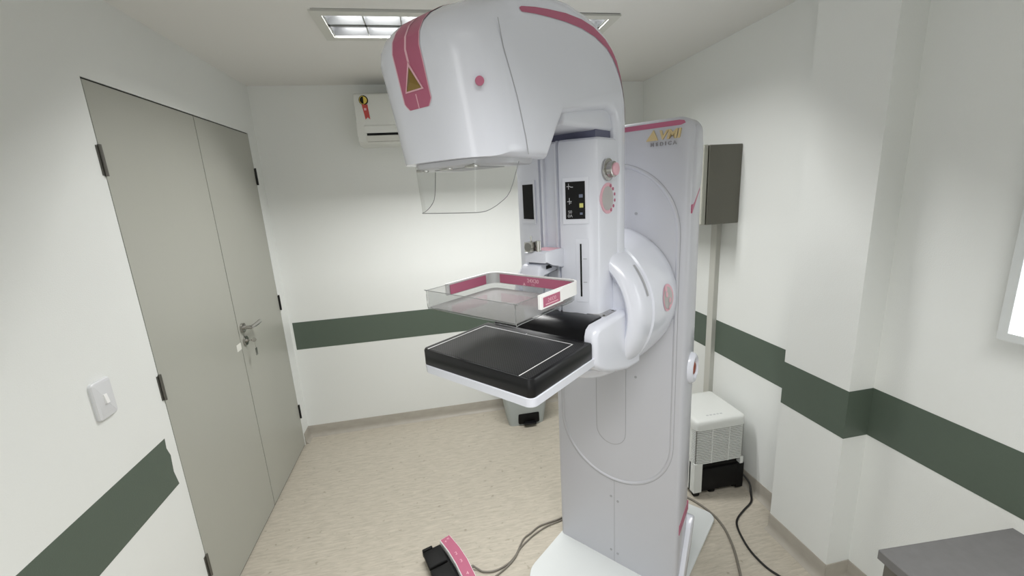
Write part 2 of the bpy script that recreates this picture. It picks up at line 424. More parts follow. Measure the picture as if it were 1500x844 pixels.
for x in (.10, .20): add_box(bm, (x-.002, .0022, .205), (x+.002, .012, .405))
finish(bm, 'grille', M['dehum'], dh)
bm = bmesh.new(); add_box(bm, (.046, .010, .032), (DW+.006, .10, .165)); add_box(bm, (.060, .020, .165), (DW-.03, .10, .203)); add_box(bm, (DW-.035, .008, .015), (DW+.01, .06, .17)); bev(bm, .006)
finish(bm, 'water_tank', M['blackmatte'], dh, 40)
for x, y in ((.03, .03), (.13, .04), (DW-.02, .05), (.03, DD-.04), (DW-.03, DD-.04)):
    bm = bmesh.new(); add_cyl(bm, (x-.012, y, .022), (x+.012, y, .022), .022, 16); add_box(bm, (x-.014, y-.012, .02), (x+.014, y+.012, .05))
    finish(bm, 'caster', M['blackmatte'], dh, 40)

# ------------------------------------------------------------------ pedal bin in the far corner
pb = thing('pedal_bin', 'pale grey plastic pedal bin with black pedal recess at back wall', 'bin', (1.58, 2.86, 0))
bm = bmesh.new(); B = []
for z, wx, wy in ((0, .128, .10), (.03, .132, .104), (.10, .142, .112), (.25, .158, .13), (.42, .168, .138)):
    B.append([(x, y, z) for x, y in rrect(-wx, -wy, wx, wy, .03)])
loft(bm, B); bin_o = finish(bm, 'bin_body', M['bin'], pb, 40)
box('pedal_recess', (-.066, -.118, .012), (.092, -.09, .098), M['blackmatte'], pb, .012)
box('pedal', (-.03, -.15, .02), (.06, -.11, .034), M['black'], pb, .004)
bm = bmesh.new(); loft(bm, [[(x, y, z) for x, y in offset(rrect(-.17, -.14, .17, .14, .03), e)] for z, e in ((.42, 0), (.44, .002), (.455, .02))])
finish(bm, 'lid', M['bin'], pb, 40)

# ------------------------------------------------------------------ light box on the right wall
lb = thing('light_box', 'lit white x-ray viewing box on the right wall at frame edge', 'light box', (XR, .86, 1.2))
bm = bmesh.new()
for a, b in (((0, 0), (-.46, .022)), ((0, .558), (-.46, .58)), ((0, .022), (-.022, .558)), ((-.438, .022), (-.46, .558))):
    add_box(bm, (-.062, a[0], a[1]), (.002, b[0], b[1]))
finish(bm, 'casing', M['plate'], lb)
box('lit_panel', (-.058, -.438, .022), (-.01, -.022, .558), M['screen'], lb)

# ------------------------------------------------------------------ dark table in the near right corner
tb = thing('side_table', 'dark grey laminate table in the lower right corner', 'table', (2.446, .685, 0), math.radians(-4))
box('tabletop', (-.392, -.95, .722), (0, 0, .75), M['table'], tb, .002, 1)
for x in (-.37, -.02):
    for y in (-.93, -.03): box('leg', (x-.015, y-.015, 0), (x+.015, y+.015, .722), M['darkmetal'], tb)

# ------------------------------------------------------------------ THE MAMMOGRAPH (machine frame: u lateral, v towards the patient, z up)
MA = (1.5135, 1.7149); ANG = math.radians(-50.2487)
mg = thing('mammography_machine', 'large white and pink mammography machine standing in mid room', 'medical machine', (MA[0], MA[1], 0), ANG)
def P(u, v, z): return (u, -v, z)
UC = .28
def mbox(name, a, b, m, parent=None, w=0, seg=2): return box(name, P(*a), P(*b), m, parent or mg, w, seg)
def extr_vz(bm, pts, u0, u1): loft(bm, [[P(u, v, z) for v, z in pts] for u in (u0, u1)])
def extr_uv(bm, pts, z0, z1): loft(bm, [[P(u, v, z) for u, v in pts] for z in (z0, z1)])
def extr_uz(bm, pts, v0, v1): loft(bm, [[P(u, v, z) for u, z in pts] for v in (v0, v1)])
def curve_strip(bm, pts, closed=False):
    """flat quad strip from pairs of 3D points"""
    A = [(bm.verts.new(a), bm.verts.new(b)) for a, b in pts]
    for (a, b), (c, d) in zip(A, A[1:]): bm.faces.new((a, b, d, c))

# base plate
bm = bmesh.new()
pl = [(-.015, -.50), (.02, -.555), (.535, -.555), (.575, -.49), (.575, .62), (.54, .66), (.02, .66), (-.012, .62)]
pl = rrect(-.002, -.555, .576, .33, (.02, .05, .11, .11), 8)
loft(bm, [[P(u, v, z) for u, v in offset(pl, e)] for z, e in ((.003, .004), (.016, 0), (.020, .002))])
finish(bm, 'base_plate', M['plate'], mg, 30)

# stand: rounded front outline lofted towards the back
ZT = 1.885
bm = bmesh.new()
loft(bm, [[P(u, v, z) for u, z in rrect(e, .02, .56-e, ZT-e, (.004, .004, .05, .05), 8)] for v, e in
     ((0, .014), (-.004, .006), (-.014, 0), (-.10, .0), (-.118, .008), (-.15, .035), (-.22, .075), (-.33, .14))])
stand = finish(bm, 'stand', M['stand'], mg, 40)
# upper side cap, stepped out from the stand
bm = bmesh.new()
capside = [(-.012, 1.60), (-.080, 1.672), (-.094, 1.69), (-.096, 1.79), (-.080, 1.84), (-.05, 1.862), (-.03, 1.855), (-.016, 1.80)]
extr_vz(bm, capside, .545, .5675); bev(bm, .010, 3, [e for e in bm.edges if abs(e.verts[0].co.x-e.verts[1].co.x) < 1e-4 and e.verts[0].co.x > .56])
finish(bm, 'side_cap', M['stand'], stand, 40)
bm = bmesh.new(); extr_vz(bm, [(-.010, 1.575), (-.0105, 1.602), (-.080, 1.678), (-.084, 1.650)], .555, .5625)
finish(bm, 'side_stripe', M['pink'], stand)
# lower side shoe with pink ring
bm = bmesh.new(); extr_vz(bm, [(-.012, .30), (-.012, .345), (-.115, .395), (-.115, .355)], .545, .5615); finish(bm, 'lower_stripe', M['pink'], stand)
bm = bmesh.new(); extr_vz(bm, [(-.06, .02), (-.012, .02), (-.012, .05), (-.075, .20), (-.10, .27), (-.135, .31), (-.16, .30), (-.12, .18)], .53, .578); bev(bm, .008)
finish(bm, 'side_shoe', M['white'], stand, 40)
M['logogrey'] = mat('logo_grey', (.30, .29, .30), .4, metal=.3)
# top pink stripe, logo
bm = bmesh.new(); extr_uz(bm, [(.03, 1.858), (.52, 1.858), (.535, 1.863), (.530, 1.871), (.515, 1.874), (.03, 1.874)], .0, .0012); finish(bm, 'top_stripe', M['pink'], stand)
R_front = Matrix(((1, 0, 0, 0), (0, 0, -1, 0), (0, 1, 0, 0), (0, 0, 0, 1)))     # text plane (x,y) -> (u, z), facing +v
lg = bmesh.new(); extr_uz(lg, [(.407, 1.818), (.447, 1.818), (.432, 1.852)], 0, .006)
lg = finish(lg, 'logo_triangle', M['gold'], stand)
text_mesh('logo_letters', 'VMI', .040, M['gold'], lg, Matrix.Translation(P(.487, .003, 1.832)) @ R_front @ Matrix(((1.1, .18, 0, 0), (0, 1, 0, 0), (0, 0, 1, 0), (0, 0, 0, 1))), .003, .98, .0012)
text_mesh('logo_word', 'MEDICA', .0165, M['logogrey'], lg, Matrix.Translation(P(.464, .002, 1.805)) @ R_front, .0015, 1.65, .0004)
# arch groove on the front face
def arch(r, zc_top, zc_bot, n=28):
    pts = [(UC+r*math.cos(a), zc_top+r*math.sin(a)) for a in [PI*k/n for k in range(n+1)]]
    pts += [(UC+r*math.cos(a), zc_bot+r*math.sin(a)) for a in [PI+PI*k/n for k in range(n+1)]]
    return pts
bm = bmesh.new(); ra = .243; K = arch(1, 0, 0)
rings = []
for d, h in ((-.007, .0), (-.003, .0045), (.003, .0045), (.007, .0)):
    rings.append([P(u, h, z) for u, z in arch(ra+d, 1.505, .690)])
A = [[bm.verts.new(p) for p in r] for r in rings]; n = len(A[0])
for a, b in zip(A, A[1:]):
    for i in range(n): bm.faces.new((a[i], a[(i+1) % n], b[(i+1) % n], b[i]))
finish(bm, 'arch_ridge', M['stand'], stand, 60, recalc=True)
bm = bmesh.new(); A = [[bm.verts.new(P(u, .0008, z)) for u, z in arch(ra+d, 1.505, .690)] for d in (.006, .0085)]
for i in range(len(A[0])): bm.faces.new((A[0][i], A[0][(i+1) % n], A[1][(i+1) % n], A[1][i]))
finish(bm, 'arch_groove', M['groove'], stand)
# inset panel with rounded bottom: dark outline plus panel
def slotpoly(u0, u1, z0, z1, n=14):
    r = (u1-u0)/2; c = (u0+u1)/2
    return [(u0, z1)]+[(c+r*math.cos(a), z0+r*math.sin(a)) for a in [PI+PI*k/n for k in range(n+1)]]+[(u1, z1)]
bm = bmesh.new(); extr_uz(bm, slotpoly(.203, .337, .680, 1.10), 0, .0010); ins = finish(bm, 'inset_outline', M['groove'], stand)
bm = bmesh.new(); extr_uz(bm, slotpoly(.2065, .3355, .681, 1.10), .0005, .0016); finish(bm, 'inset_panel', M['stand'], ins)
mbox('panel_seam', (.285, -.002, .02), (.2868, .0008, .44), M['groove'], stand)
for u, z in ((.270, .355), (.302, .342), (.270, .075), (.302, .070), (.372, 1.577), (.377, .945)):
    cyl('screw', P(u, 0, z), P(u, .0015, z), .0055, M['groove'], stand, 14)
# emergency stop in a white ring on the side
bm = bmesh.new(); uS, vS, zS = .556, -.075, 1.0
prof = [(0, .062), (.012, .060), (.020, .052), (.022, .044), (.016, .034), (.004, .032)]
loft(bm, [[P(uS+h, vS+r*.75*math.cos(2*PI*k/28), zS+r*math.sin(2*PI*k/28)) for k in range(28)] for h, r in prof])
rg = finish(bm, 'stop_button_ring', M['white'], stand, 50)
bm = bmesh.new(); loft(bm, [[P(uS+h, vS+r*.75*math.cos(2*PI*k/24), zS+r*math.sin(2*PI*k/24)) for k in range(24)] for h, r in ((.003, .027), (.014, .026), (.019, .018))])
finish(bm, 'stop_button', M['redbutton'], rg, 50)

# rotating hub drum (lathe about the v axis)
HC = (UC, 1.285)
def lathe_v(bm, prof, seg=72):
    loft(bm, [[P(HC[0]+r*math.cos(2*PI*k/seg), v, HC[1]+r*math.sin(2*PI*k/seg)) for k in range(seg)] for v, r in prof])
bm = bmesh.new()
lathe_v(bm, [(.002, .246), (.012, .250), (.06, .254), (.150, .254), (.215, .250), (.219, .244), (.238, .243), (.242, .249), (.275, .247), (.300, .243), (.316, .235), (.324, .222), (.326, .21), (.318, .200), (.300, .194)])
hub = finish(bm, 'rotation_hub', M['white'], mg, 35)
# oval sticker on the drum side
def on_drum(v, a, r): return P(HC[0]+r*math.cos(a), v, HC[1]+r*math.sin(a))
def drum_disc(name, v0, a0, rv, rs, R, m, parent):
    bm = bmesh.new(); seg = 28; c = bm.verts.new(on_drum(v0, a0, R)); vs = []
    for k in range(seg):
        t = 2*PI*k/seg; vs.append(bm.verts.new(on_drum(v0+rv*math.cos(t), a0+rs*math.sin(t)/R, R)))
    for k in range(seg): bm.faces.new((c, vs[k], vs[(k+1) % seg]))
    return finish(bm, name, m, parent)
hs = drum_disc('hub_sticker', .11, .10, .046, .046, .2555, M['pinklight'], hub)
drum_disc('sticker_face', .112, .10, .036, .037, .2562, M['silverpanel'], hs)
for a_ in (-.03, .06, .15, .22):
    drum_disc('sticker_mark', .124 if a_ > .1 else .10, a_, .010, .009, .2568, M['pinklight'], hs)
# slim recess bar on drum shoulder
bm = bmesh.new()
for a in [0]: curve_strip(bm, [(on_drum(.245, .25+.02*k, .2495), on_drum(.258, .25+.02*k, .2490)) for k in range(22)])
finish(bm, 'hub_slot', M['groove'], hub)

# lower arm housing (holds the image receptor)
bm = bmesh.new()
h1 = [(.20, 1.10), (.30, 1.112), (.40, 1.14), (.455, 1.162), (.49, 1.185), (.503, 1.205), (.504, 1.280), (.496, 1.298), (.478, 1.307), (.20, 1.307)]
h2 = [(.20, 1.10), (.30, 1.112), (.40, 1.14), (.455, 1.162), (.49, 1.185), (.50, 1.20), (.50, 1.24), (.40, 1.25), (.40, 1.307), (.20, 1.307)]
h3 = [(v if v < .42 else .42+(v-.42)*.35, z) for v, z in h1]
for pts_, ua, ub in ((h1, .4445, .480), (h3, .080, .1155)):
    b2 = bmesh.new(); extr_vz(b2, pts_, ua, ub)
    out = ub if ua > UC else ua
    bmesh.ops.recalc_face_normals(b2, faces=b2.faces)
    bev(b2, .016, 4, [e for e in b2.edges if all(abs(v.co.x-out) < 1e-4 for v in e.verts) and abs(e.verts[0].co.y-e.verts[1].co.y)+abs(e.verts[0].co.z-e.verts[1].co.z) > 1e-4])
    me_ = bpy.data.meshes.new('tmp'); b2.to_mesh(me_); b2.free(); bm.from_mesh(me_); bpy.data.meshes.remove(me_)
extr_vz(bm, h2, .116, .444)
low = finish(bm, 'lower_arm', M['white'], mg, 40)
for fu in (lambda u: u, lambda u: 2*UC-u):
    mp_ = mbox('latch_plate', (fu(.372), .318, 1.306), (fu(.450), .392, 1.3095), M['metal'], low, .001, 1)
    bm = bmesh.new()
    loft(bm, [[P(fu(.409)+r*math.cos(2*PI*k/20), .356+r*math.sin(2*PI*k/20), 1.309+h) for k in range(20)] for h, r in ((0, .015), (.008, .0155), (.016, .012), (.020, .006))])
    finish(bm, 'latch_knob', M['metal'], mp_, 50)
    for du, dv in ((.380, .327), (.442, .327), (.380, .384), (.442, .384)): cyl('screw', P(fu(du), dv, 1.309), P(fu(du), dv, 1.3105), .004, M['darkmetal'], mp_, 10)

# image receptor table: black carbon top on white tray
bm = bmesh.new(); rt = rrect(.087, .485, .473, .785, (.004, .004, .022, .022))
loft(bm, [[P(u, v, z) for u, v in offset(rt, e)] for z, e in ((1.1935, .012), (1.198, .002), (1.220, 0), (1.222, .003))])
ird = finish(bm, 'receptor_tray', M['white'], mg, 40)
bm = bmesh.new(); rt2 = rrect(.089, .507, .471, .783, (.004, .004, .016, .016))
loft(bm, [[P(u, v, z) for u, v in offset(rt2, e)] for z, e in ((1.2215, .001), (1.223, 0), (1.263, 0), (1.2675, .0025), (1.2685, .006))])
rec = finish(bm, 'receptor_table', M['black'], mg, 40)
bm = bmesh.new(); extr_uv(bm, rrect(.098, .525, .462, .778, .006), 1.268, 1.2690); finish(bm, 'carbon_surface', M['carbon'], rec)
bm = bmesh.new(); zl, zh = 1.2688, 1.2695; lw = .0022
for (a, b) in (((.110, .545), (.434, .545+lw)), ((.110, .545), (.110+lw, .779)), ((.434-lw, .545), (.434, .779))):
    add_box(bm, P(*a, zl), P(*b, zh))
add_box(bm, P(.271, .538, zl), P(.273, .545, zh))
finish(bm, 'field_outline', M['whiteline'], rec)
bm = bmesh.new()
sad = [(.395, 1.25), (.395, 1.306), (.402, 1.3105), (.440, 1.3110), (.462, 1.308), (.482, 1.297), (.496, 1.282), (.506, 1.268), (.530, 1.264), (.530, 1.23)]
extr_vz(bm, sad, .1175, .4425); bev(bm, .003, 2, [e for e in bm.edges if abs(e.verts[0].co.x-e.verts[1].co.x) < 1e-4])
finish(bm, 'rear_saddle', M['black'], rec, 40)

# column of the C-arm
bm = bmesh.new()
half = [(.0, .398), (.020, .398), (.020, .410), (.027, .412), (.029, .400), (.034, .400), (.036, .411), (.06, .409), (.11, .3915), (.136, .3835), (.143, .378), (.146, .368), (.151, .285), (.150, .25)]
colp = [(UC+d, v) for d, v in half]+[(UC-d, v) for d, v in reversed(half[1:])]
zt = 1.795
loft(bm, [[P(UC+(u-UC)*k, v-dv, z) for u, v in colp] for z, k, dv in ((1.27, 1, 0), (zt, 1, 0), (zt+.012, .985, .004), (zt+.018, .95, .012))])
colm = finish(bm, 'arm_column', M['white'], mg, 28)
def facept(d, lift=0.):
    v = .409+(d-.06)*(.3915-.409)/.05
    s = -(.3915-.409)/.05; nn = math.hypot(1, s); return d+lift*s/nn, v+lift/nn
def panel(name, d0, d1, z0, z1, m, parent, side=1, lift=.0012, base=0.):
    a, b = facept(d0, base), facept(d1, base); c, e = facept(d0, lift), facept(d1, lift)
    bm = bmesh.new()
    loft(bm, [[P(UC+side*a[0], a[1], z), P(UC+side*b[0], b[1], z), P(UC+side*e[0], e[1], z), P(UC+side*c[0], c[1], z)] for z in (z0, z1)])
    return finish(bm, name, m, parent)
for sd in (1, -1):
    fr = panel('display_bezel', .049, .120, 1.578, 1.708, M['white'], colm, sd, .0022)
    dp = panel('display_panel', .057, .110, 1.592, 1.697, M['blackmatte'], fr, sd, .0034, .001)
    if sd == 1:
        for (a, b, c, d, m) in ((.061, .071, 1.683, 1.685, 'glyph'), (.0655, .0668, 1.676, 1.692, 'glyph'), (.071, .078, 1.681, 1.683, 'glyph'),
                                (.062, .074, 1.641, 1.643, 'glyph'), (.067, .0685, 1.634, 1.652, 'glyph'), (.070, .073, 1.637, 1.639, 'glyph'),
                                (.094, .104, 1.652, 1.661, 'bluegrey'), (.095, .105, 1.624, 1.636, 'yellowkey'), (.096, .103, 1.604, 1.610, 'bluegrey')):
            panel('display_icon', a, b, c, d, M[m], dp, sd, .0042, .003)
        dd, vv = facept(.069, .0040)
        ang = math.atan2(.0175, .05)
        Rz = Matrix.Rotation(ang, 4, 'Z')
        for s_, z_ in (('S0', 1.612), ('0A', 1.601)):
            text_mesh('display_digits', s_, .012, M['glyph'], dp, Matrix.Translation(P(UC+dd, vv, z_)) @ Rz @ R_front, .0002)
sl = panel('height_scale_plate', .082, .118, 1.345, 1.535, M['white'], colm, 1, .0012)
panel('height_slot', .0935, .0980, 1.362, 1.520, M['blackmatte'], sl, 1, .0022, .001)
for z in (1.475, 1.405): panel('scale_tick', .102, .112, z, z+.002, M['groove'], sl, 1, .002, .001)
# side controls on the right flank of the column
def flank(v): return UC+.146+(.368-v)*.005/.083
uK = flank(.33)
bm = bmesh.new()
loft(bm, [[P(uK+h, .332+r*math.cos(2*PI*k/28), 1.725+r*math.sin(2*PI*k/28)) for k in range(28)] for h, r in ((0, .031), (.006, .031), (.008, .023), (.022, .022), (.024, .019))])
kn = finish(bm, 'arm_knob', M['metal'], colm, 40)
cyl('knob_cap', P(uK+.023, .332, 1.725), P(uK+.031, .332, 1.725), .0180, M['pinklight'], kn, 24, w=.003)
stk = cyl('round_sticker', P(uK-.004, .328, 1.645), P(uK+.0015, .328, 1.645), .044, M['pinklight'], colm, 32)
cyl('sticker_face', P(uK+.001, .332, 1.645), P(uK+.0022, .332, 1.645), .034, M['silverpanel'], stk, 28)
for k_ in range(6):
    a = -1.2+k_*.5; cyl('sticker_mark', P(uK+.001, .325-.036*math.cos(a), 1.645+.036*math.sin(a)), P(uK+.0028, .325-.036*math.cos(a), 1.645+.036*math.sin(a)), .005, M['pink'], stk, 10)
# inner block between column top and head
mbox('inner_block', (.150, .262, 1.832), (.418, .54, 1.90), M['white'], mg, .012, 3)
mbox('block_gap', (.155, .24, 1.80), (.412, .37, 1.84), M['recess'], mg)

# head and arm: C profile lofted across u
HP = [(.222, 1.40), (.222, 1.86), (.226, 1.915), (.238, 1.962), (.258, 2.005), (.288, 2.042), (.33, 2.070), (.385, 2.090), (.45, 2.102), (.53, 2.107), (.61, 2.100),
      (.69, 2.083), (.745, 2.068), (.79, 2.055), (.825, 2.040), (.852, 2.024), (.871, 2.006), (.883, 1.985), (.8865, 1.962), (.880, 1.93), (.8725, 1.89), (.864, 1.85), (.857, 1.81), (.851, 1.775),
      (.847, 1.752), (.75, 1.7500), (.632, 1.749), (.597, 1.800), (.560, 1.854), (.45, 1.871), (.345, 1.884), (.315, 1.884), (.293, 1.874), (.282, 1.852), (.280, 1.80), (.280, 1.40)]
HW, ER, FR = .158, .022, .085
def e_of(a):
    x = a-(HW-ER); return 0 if x <= 0 else ER-math.sqrt(max(0, ER*ER-x*x))
def g_of(a):
    x = a-(HW-FR); g = 0 if x <= 0 else FR-math.sqrt(max(0, FR*FR-min(x, FR*.98)**2))
    return g+max(0, a-.048)*.13
def wv(v): t = max(0, min(1, (v-.70)/.13)); return t*t*(3-2*t)
def head_pt(i, prof, a): v, z = prof[i]; return (v-wv(v)*g_of(a), z-.012*max(0, (a-.03)/.128)**2*(1 if z > 1.93 else 0))
stations = [0, .03, .048, .07, .09, .105, .118, .128, .136, .142, .147, .151, .154, .1565, HW]
bm = bmesh.new(); rings = []
for s_ in [-x for x in reversed(stations[1:])]+stations:
    a = abs(s_); pr = offset(HP, e_of(a)*.98)
    rings.append([P(UC+s_, *head_pt(i, pr, a)) for i in range(len(HP))])
loft(bm, rings)
head = finish(bm, 'tube_head', M['white'], mg, 30)

def front_v(z, a=0.):
    best = None
    for (v0, z0), (v1, z1) in zip(HP, HP[1:]):
        if v0 > .7 and v1 > .7 and min(z0, z1) <= z <= max(z0, z1) and max(v0, v1) > .846 and z0 > z1:
            best = v0+(v1-v0)*(z-z0)/(z1-z0)
    return best-wv(best)*g_of(a)
# front stripe running up the nose and onto the top edge
def nose_path():
    pts = [(front_v(z), z) for z in [1.856+.0066*k for k in range(20)]]
    return pts+[(.883, 1.985), (.871, 2.006), (.852, 2.024), (.825, 2.040), (.79, 2.055)]
npth = nose_path(); lift = .0009
def nose_strip(name, ufn, m, parent, lift, sel=None):
    bm = bmesh.new(); prs = []
    for i, (v, z) in enumerate(npth):
        if sel and not (sel[0] <= z <= sel[1]): continue
        u0, u1 = ufn(z)
        dz = lift if z > 2.0 else lift*.4
        prs.append((P(UC+u0, v+lift-g_of(abs(u0)), z+dz-.012*max(0, (abs(u0)-.03)/.128)**2), P(UC+u1, v+lift-g_of(abs(u1)), z+dz-.012*max(0, (abs(u1)-.03)/.128)**2)))
    curve_strip(bm, prs); return finish(bm, name, m, parent, 70)
tip = lambda z: .012*max(0, 1-(z-1.856)/.012)
fs = nose_strip('nose_stripe', lambda z: (-.041+tip(z), .041-tip(z)), M['pink'], head, lift)
nose_strip('nose_stripe_border', lambda z: (-.0435+tip(z), -.0410+tip(z)), M['pinklight'], fs, lift+.0003)
nose_strip('nose_stripe_border', lambda z: (.0410-tip(z), .0435-tip(z)), M['pinklight'], fs, lift+.0003)
nose_strip('nose_line', lambda z: (-.0016, .0016), M['pinklight'], fs, lift+.0005, (1.85, 1.888))
nose_strip('nose_line', lambda z: (-.003, .003), M['pinklight'], fs, lift+.0005, (1.93, 2.1))
def tri(name, s, h0, h1, m, parent, lift):
    bm = bmesh.new(); zc = 1.888
    pts = [(-s, 0), (s, 0), (0, s*1.85)]
    loft(bm, [[P(UC+u, front_v(zc+w)+l, zc+w) for u, w in pts] for l in (lift, lift+h1)]); return finish(bm, name, m, parent)
tr = tri('nose_emblem', .0285, 0, .0022, M['pinklight'], fs, .001)
bm = bmesh.new(); zc = 1.8905; s = .0235; ctr = bm.verts.new(P(UC, front_v(zc+.013)+.0095, zc+.013))
vs = [bm.verts.new(P(UC+u, front_v(zc+w)+.0036, zc+w)) for u, w in ((-s, 0), (s, 0), (0, s*1.75))]
for i in range(3): bm.faces.new((ctr, vs[i], vs[(i+1) % 3]))
finish(bm, 'emblem_gold', M['golddark'], tr)
SH = [((.722, 2.034), (.722, 2.031)), ((.715, 2.0375), (.715, 2.0275)), ((.67, 2.0475), (.67, 2.035)), ((.623, 2.0555), (.62, 2.041)), ((.55, 2.0655), (.55, 2.0475)), ((.48, 2.0695), (.48, 2.050)), ((.42, 2.066), (.415, 2.0455)),
      ((.36, 2.052), (.35, 2.031)), ((.32, 2.034), (.315, 2.012)), ((.29, 2.012), (.291, 1.992)), ((.262, 1.978), (.266, 1.962)), ((.244, 1.942), (.248, 1.930)), ((.234, 1.905), (.237, 1.897)), ((.2300, 1.865), (.2306, 1.86))]
# side stripe sweeping over the shoulder (both flanks)
for sd in (1, -1):
    bm = bmesh.new(); prs = []
    HPd = [(v, z-.012*(1 if z > 1.93 else 0)) for v, z in HP[:24]]
    def inset(p):
        best = 9
        for a_, b_ in zip(HPd, HPd[1:]):
            A_, B_, Q_ = Vector(a_), Vector(b_), Vector(p); d_ = B_-A_; t_2 = max(0, min(1, (Q_-A_).dot(d_)/d_.dot(d_))); best = min(best, (A_+d_*t_2-Q_).length)
        x = ER-min(best, ER); return HW-ER+math.sqrt(max(0, ER*ER-x*x))
    for o0, o1 in SH:
        prs.append((P(UC+sd*(inset(o0)+.0012), *o0), P(UC+sd*(inset(o1)+.0012), *o1)))
    curve_strip(bm, prs); finish(bm, 'shoulder_stripe', M['pink'], head)
# cover seam and pivot dot on the right flank
seam = [(.800, 2.03), (.790, 2.0), (.778, 1.951), (.760, 1.91), (.743, 1.869), (.731, 1.83), (.720, 1.792), (.713, 1.756)]
for sd in (1, -1):
    bm = bmesh.new()
    curve_strip(bm, [(P(UC+sd*(HW+.0008), v-.001, z), P(UC+sd*(HW+.0008), v+.0012, z)) for v, z in seam[1:]])
    finish(bm, 'cover_seam', M['groove'], head)
nD = Vector((.79, .61)); cD = Vector((UC+.1445, .836))
cyl('pivot_dot', P(cD.x-.004*nD.x, cD.y-.004*nD.y, 1.886), P(cD.x+.0006*nD.x, cD.y+.0006*nD.y, 1.886), .0085, M['pink'], head, 24)
# underside plate of the head
bm = bmesh.new()
up_ = [(.15, .66), (.41, .66), (.415, .74), (.40, .79), (.37, .818), (.33, .828), (.23, .828), (.19, .818), (.16, .79), (.145, .74)]
loft(bm, [[P(u, v, z) for u, v in offset(up_, e)] for z, e in ((1.751, 0), (1.741, .002), (1.738, .006))])
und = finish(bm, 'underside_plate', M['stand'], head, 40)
mbox('collimator_window', (.21, .69, 1.7365), (.35, .78, 1.7385), M['groove'], und)
for u in (.20, .28, .36): mbox('shield_clip', (u-.014, .800, 1.734), (u+.014, .816, 1.742), M['metal'], und, .002)

# clear face shield
def shield():
    plan = [(.155, .720), (.160, .740), (.168, .762), (.176, .790), (.184, .808), (.198, .818), (.22, .821), (.25, .822), (.28, .822), (.31, .822), (.34, .821), (.362, .818), (.376, .808), (.384, .790), (.392, .762), (.400, .740), (.405, .720)]
    def low_z(i):
        v = plan[i][1]; t = max(0, min(1, (.815-v)/.094))
        return 1.641+.102*(1-math.sqrt(max(0, 1-t*t)))
    fl = lambda u, z: UC+(u-UC)*(1+.10*(z-1.641)/.107)
    bm = bmesh.new(); rows = 6
    grid = []
    for i, (u, v) in enumerate(plan):
        z0 = low_z(i); grid.append([bm.verts.new(P(fl(u, z0+(1.748-z0)*k/rows), v, z0+(1.748-z0)*k/rows)) for k in range(rows+1)])
    for a, b in zip(grid, grid[1:]):
        for k in range(rows): bm.faces.new((a[k], b[k], b[k+1], a[k+1]))
    o = finish(bm, 'face_shield', M['clear'], mg, 80)
    # thin darker edge of the sheet
    pts = [P(fl(u, low_z(i)), v, low_z(i)) for i, (u, v) in enumerate(plan)]
    tube('shield_edge', pts, .0009, M['clearedge'], o, 3)
    return o
shield()

# compression carriage on the column rail
cg = bmesh.new()
extr_vz(cg, [(.395, 1.448), (.395, 1.508), (.497, 1.508), (.503, 1.503), (.503, 1.476), (.470, 1.470), (.440, 1.455)], .247, .325)
bev(cg, .004, 2, [e for e in cg.edges if abs(e.verts[0].co.x-e.verts[1].co.x) < 1e-4])
cg = finish(cg, 'paddle_carriage', M['white'], mg, 35)
bm = bmesh.new()
extr_vz(bm, [(.40, 1.438), (.42, 1.462), (.490, 1.470), (.501, 1.466), (.508, 1.455), (.508, 1.405), (.494, 1.405), (.493, 1.434), (.48, 1.440)], .238, .300)
bev(bm, .004, 2, [e for e in bm.edges if abs(e.verts[0].co.x-e.verts[1].co.x) < 1e-4])
finish(bm, 'carriage_hook', M['white'], cg, 40)
mbox('hook_button', (.2995, .440, 1.452), (.3015, .468, 1.462), M['blackmatte'], cg)
mbox('carriage_label', (.262, .415, 1.5078), (.318, .475, 1.5088), M['pinklight'], cg)
bm = bmesh.new(); add_box(bm, P(.258, .478, 1.507), P(.282, .512, 1.535)); add_cyl(bm, P(.270, .512, 1.521), P(.270, .470, 1.521), .013, 16); add_cyl(bm, P(.292, .490, 1.507), P(.292, .490, 1.538), .008, 16)
add_cyl(bm, P(.27, .495, 1.53), P(.27, .495, 1.552), .0025, 10)
finish(bm, 'clamp_knob', M['metal'], cg, 40)

# compression paddle: clear tray, white band lined in pink
pr = rrect(.128, .512, .432, .778, (.024, .024, .004, .004), 6)
bm = bmesh.new(); z0, z1 = 1.386, 1.437
outer = [[P(u, v, z) for u, v in offset(pr, e)] for z, e in ((z0, .003), (z0+.003, 0), (z1, 0))]
inner = [[P(u, v, z) for u, v in offset(pr, e)] for z, e in ((z1, .0022), (z0+.004, .0022))]
loft(bm, outer+inner)
pad = finish(bm, 'compression_paddle', M['cleartray'], mg, 40)
M['trayfloor'] = clear_mat('scuffed_tray_floor', (.86, .87, .87), .22, .10)
nt = M['trayfloor'].node_tree; om = nt.nodes['Material Output']; src = om.inputs['Surface'].links[0].from_socket
df = nt.nodes.new('ShaderNodeBsdfDiffuse'); df.inputs['Color'].default_value = (.62, .60, .60, 1)
ms = nt.nodes.new('ShaderNodeMixShader'); ms.inputs['Fac'].default_value = .30
nt.links.new(src, ms.inputs[1]); nt.links.new(df.outputs[0], ms.inputs[2]); nt.links.new(ms.outputs[0], om.inputs['Surface'])
bm = bmesh.new(); extr_uv(bm, offset(pr, .004), z0+.0045, z0+.0052); finish(bm, 'tray_floor', M['trayfloor'], pad)
tube('paddle_rim', [P(.430, .776, z1), P(.430, .7765, z1), P(.28, .7775, z1), P(.130, .7775, z1), P(.130, .776, z1)], .0009, M['clearedge'], pad, 4)
tube('paddle_rim', [P(.430, .777, z0+.004), P(.28, .7775, z0+.002), P(.130, .777, z0+.004)], .0008, M['clearedge'], pad, 4)
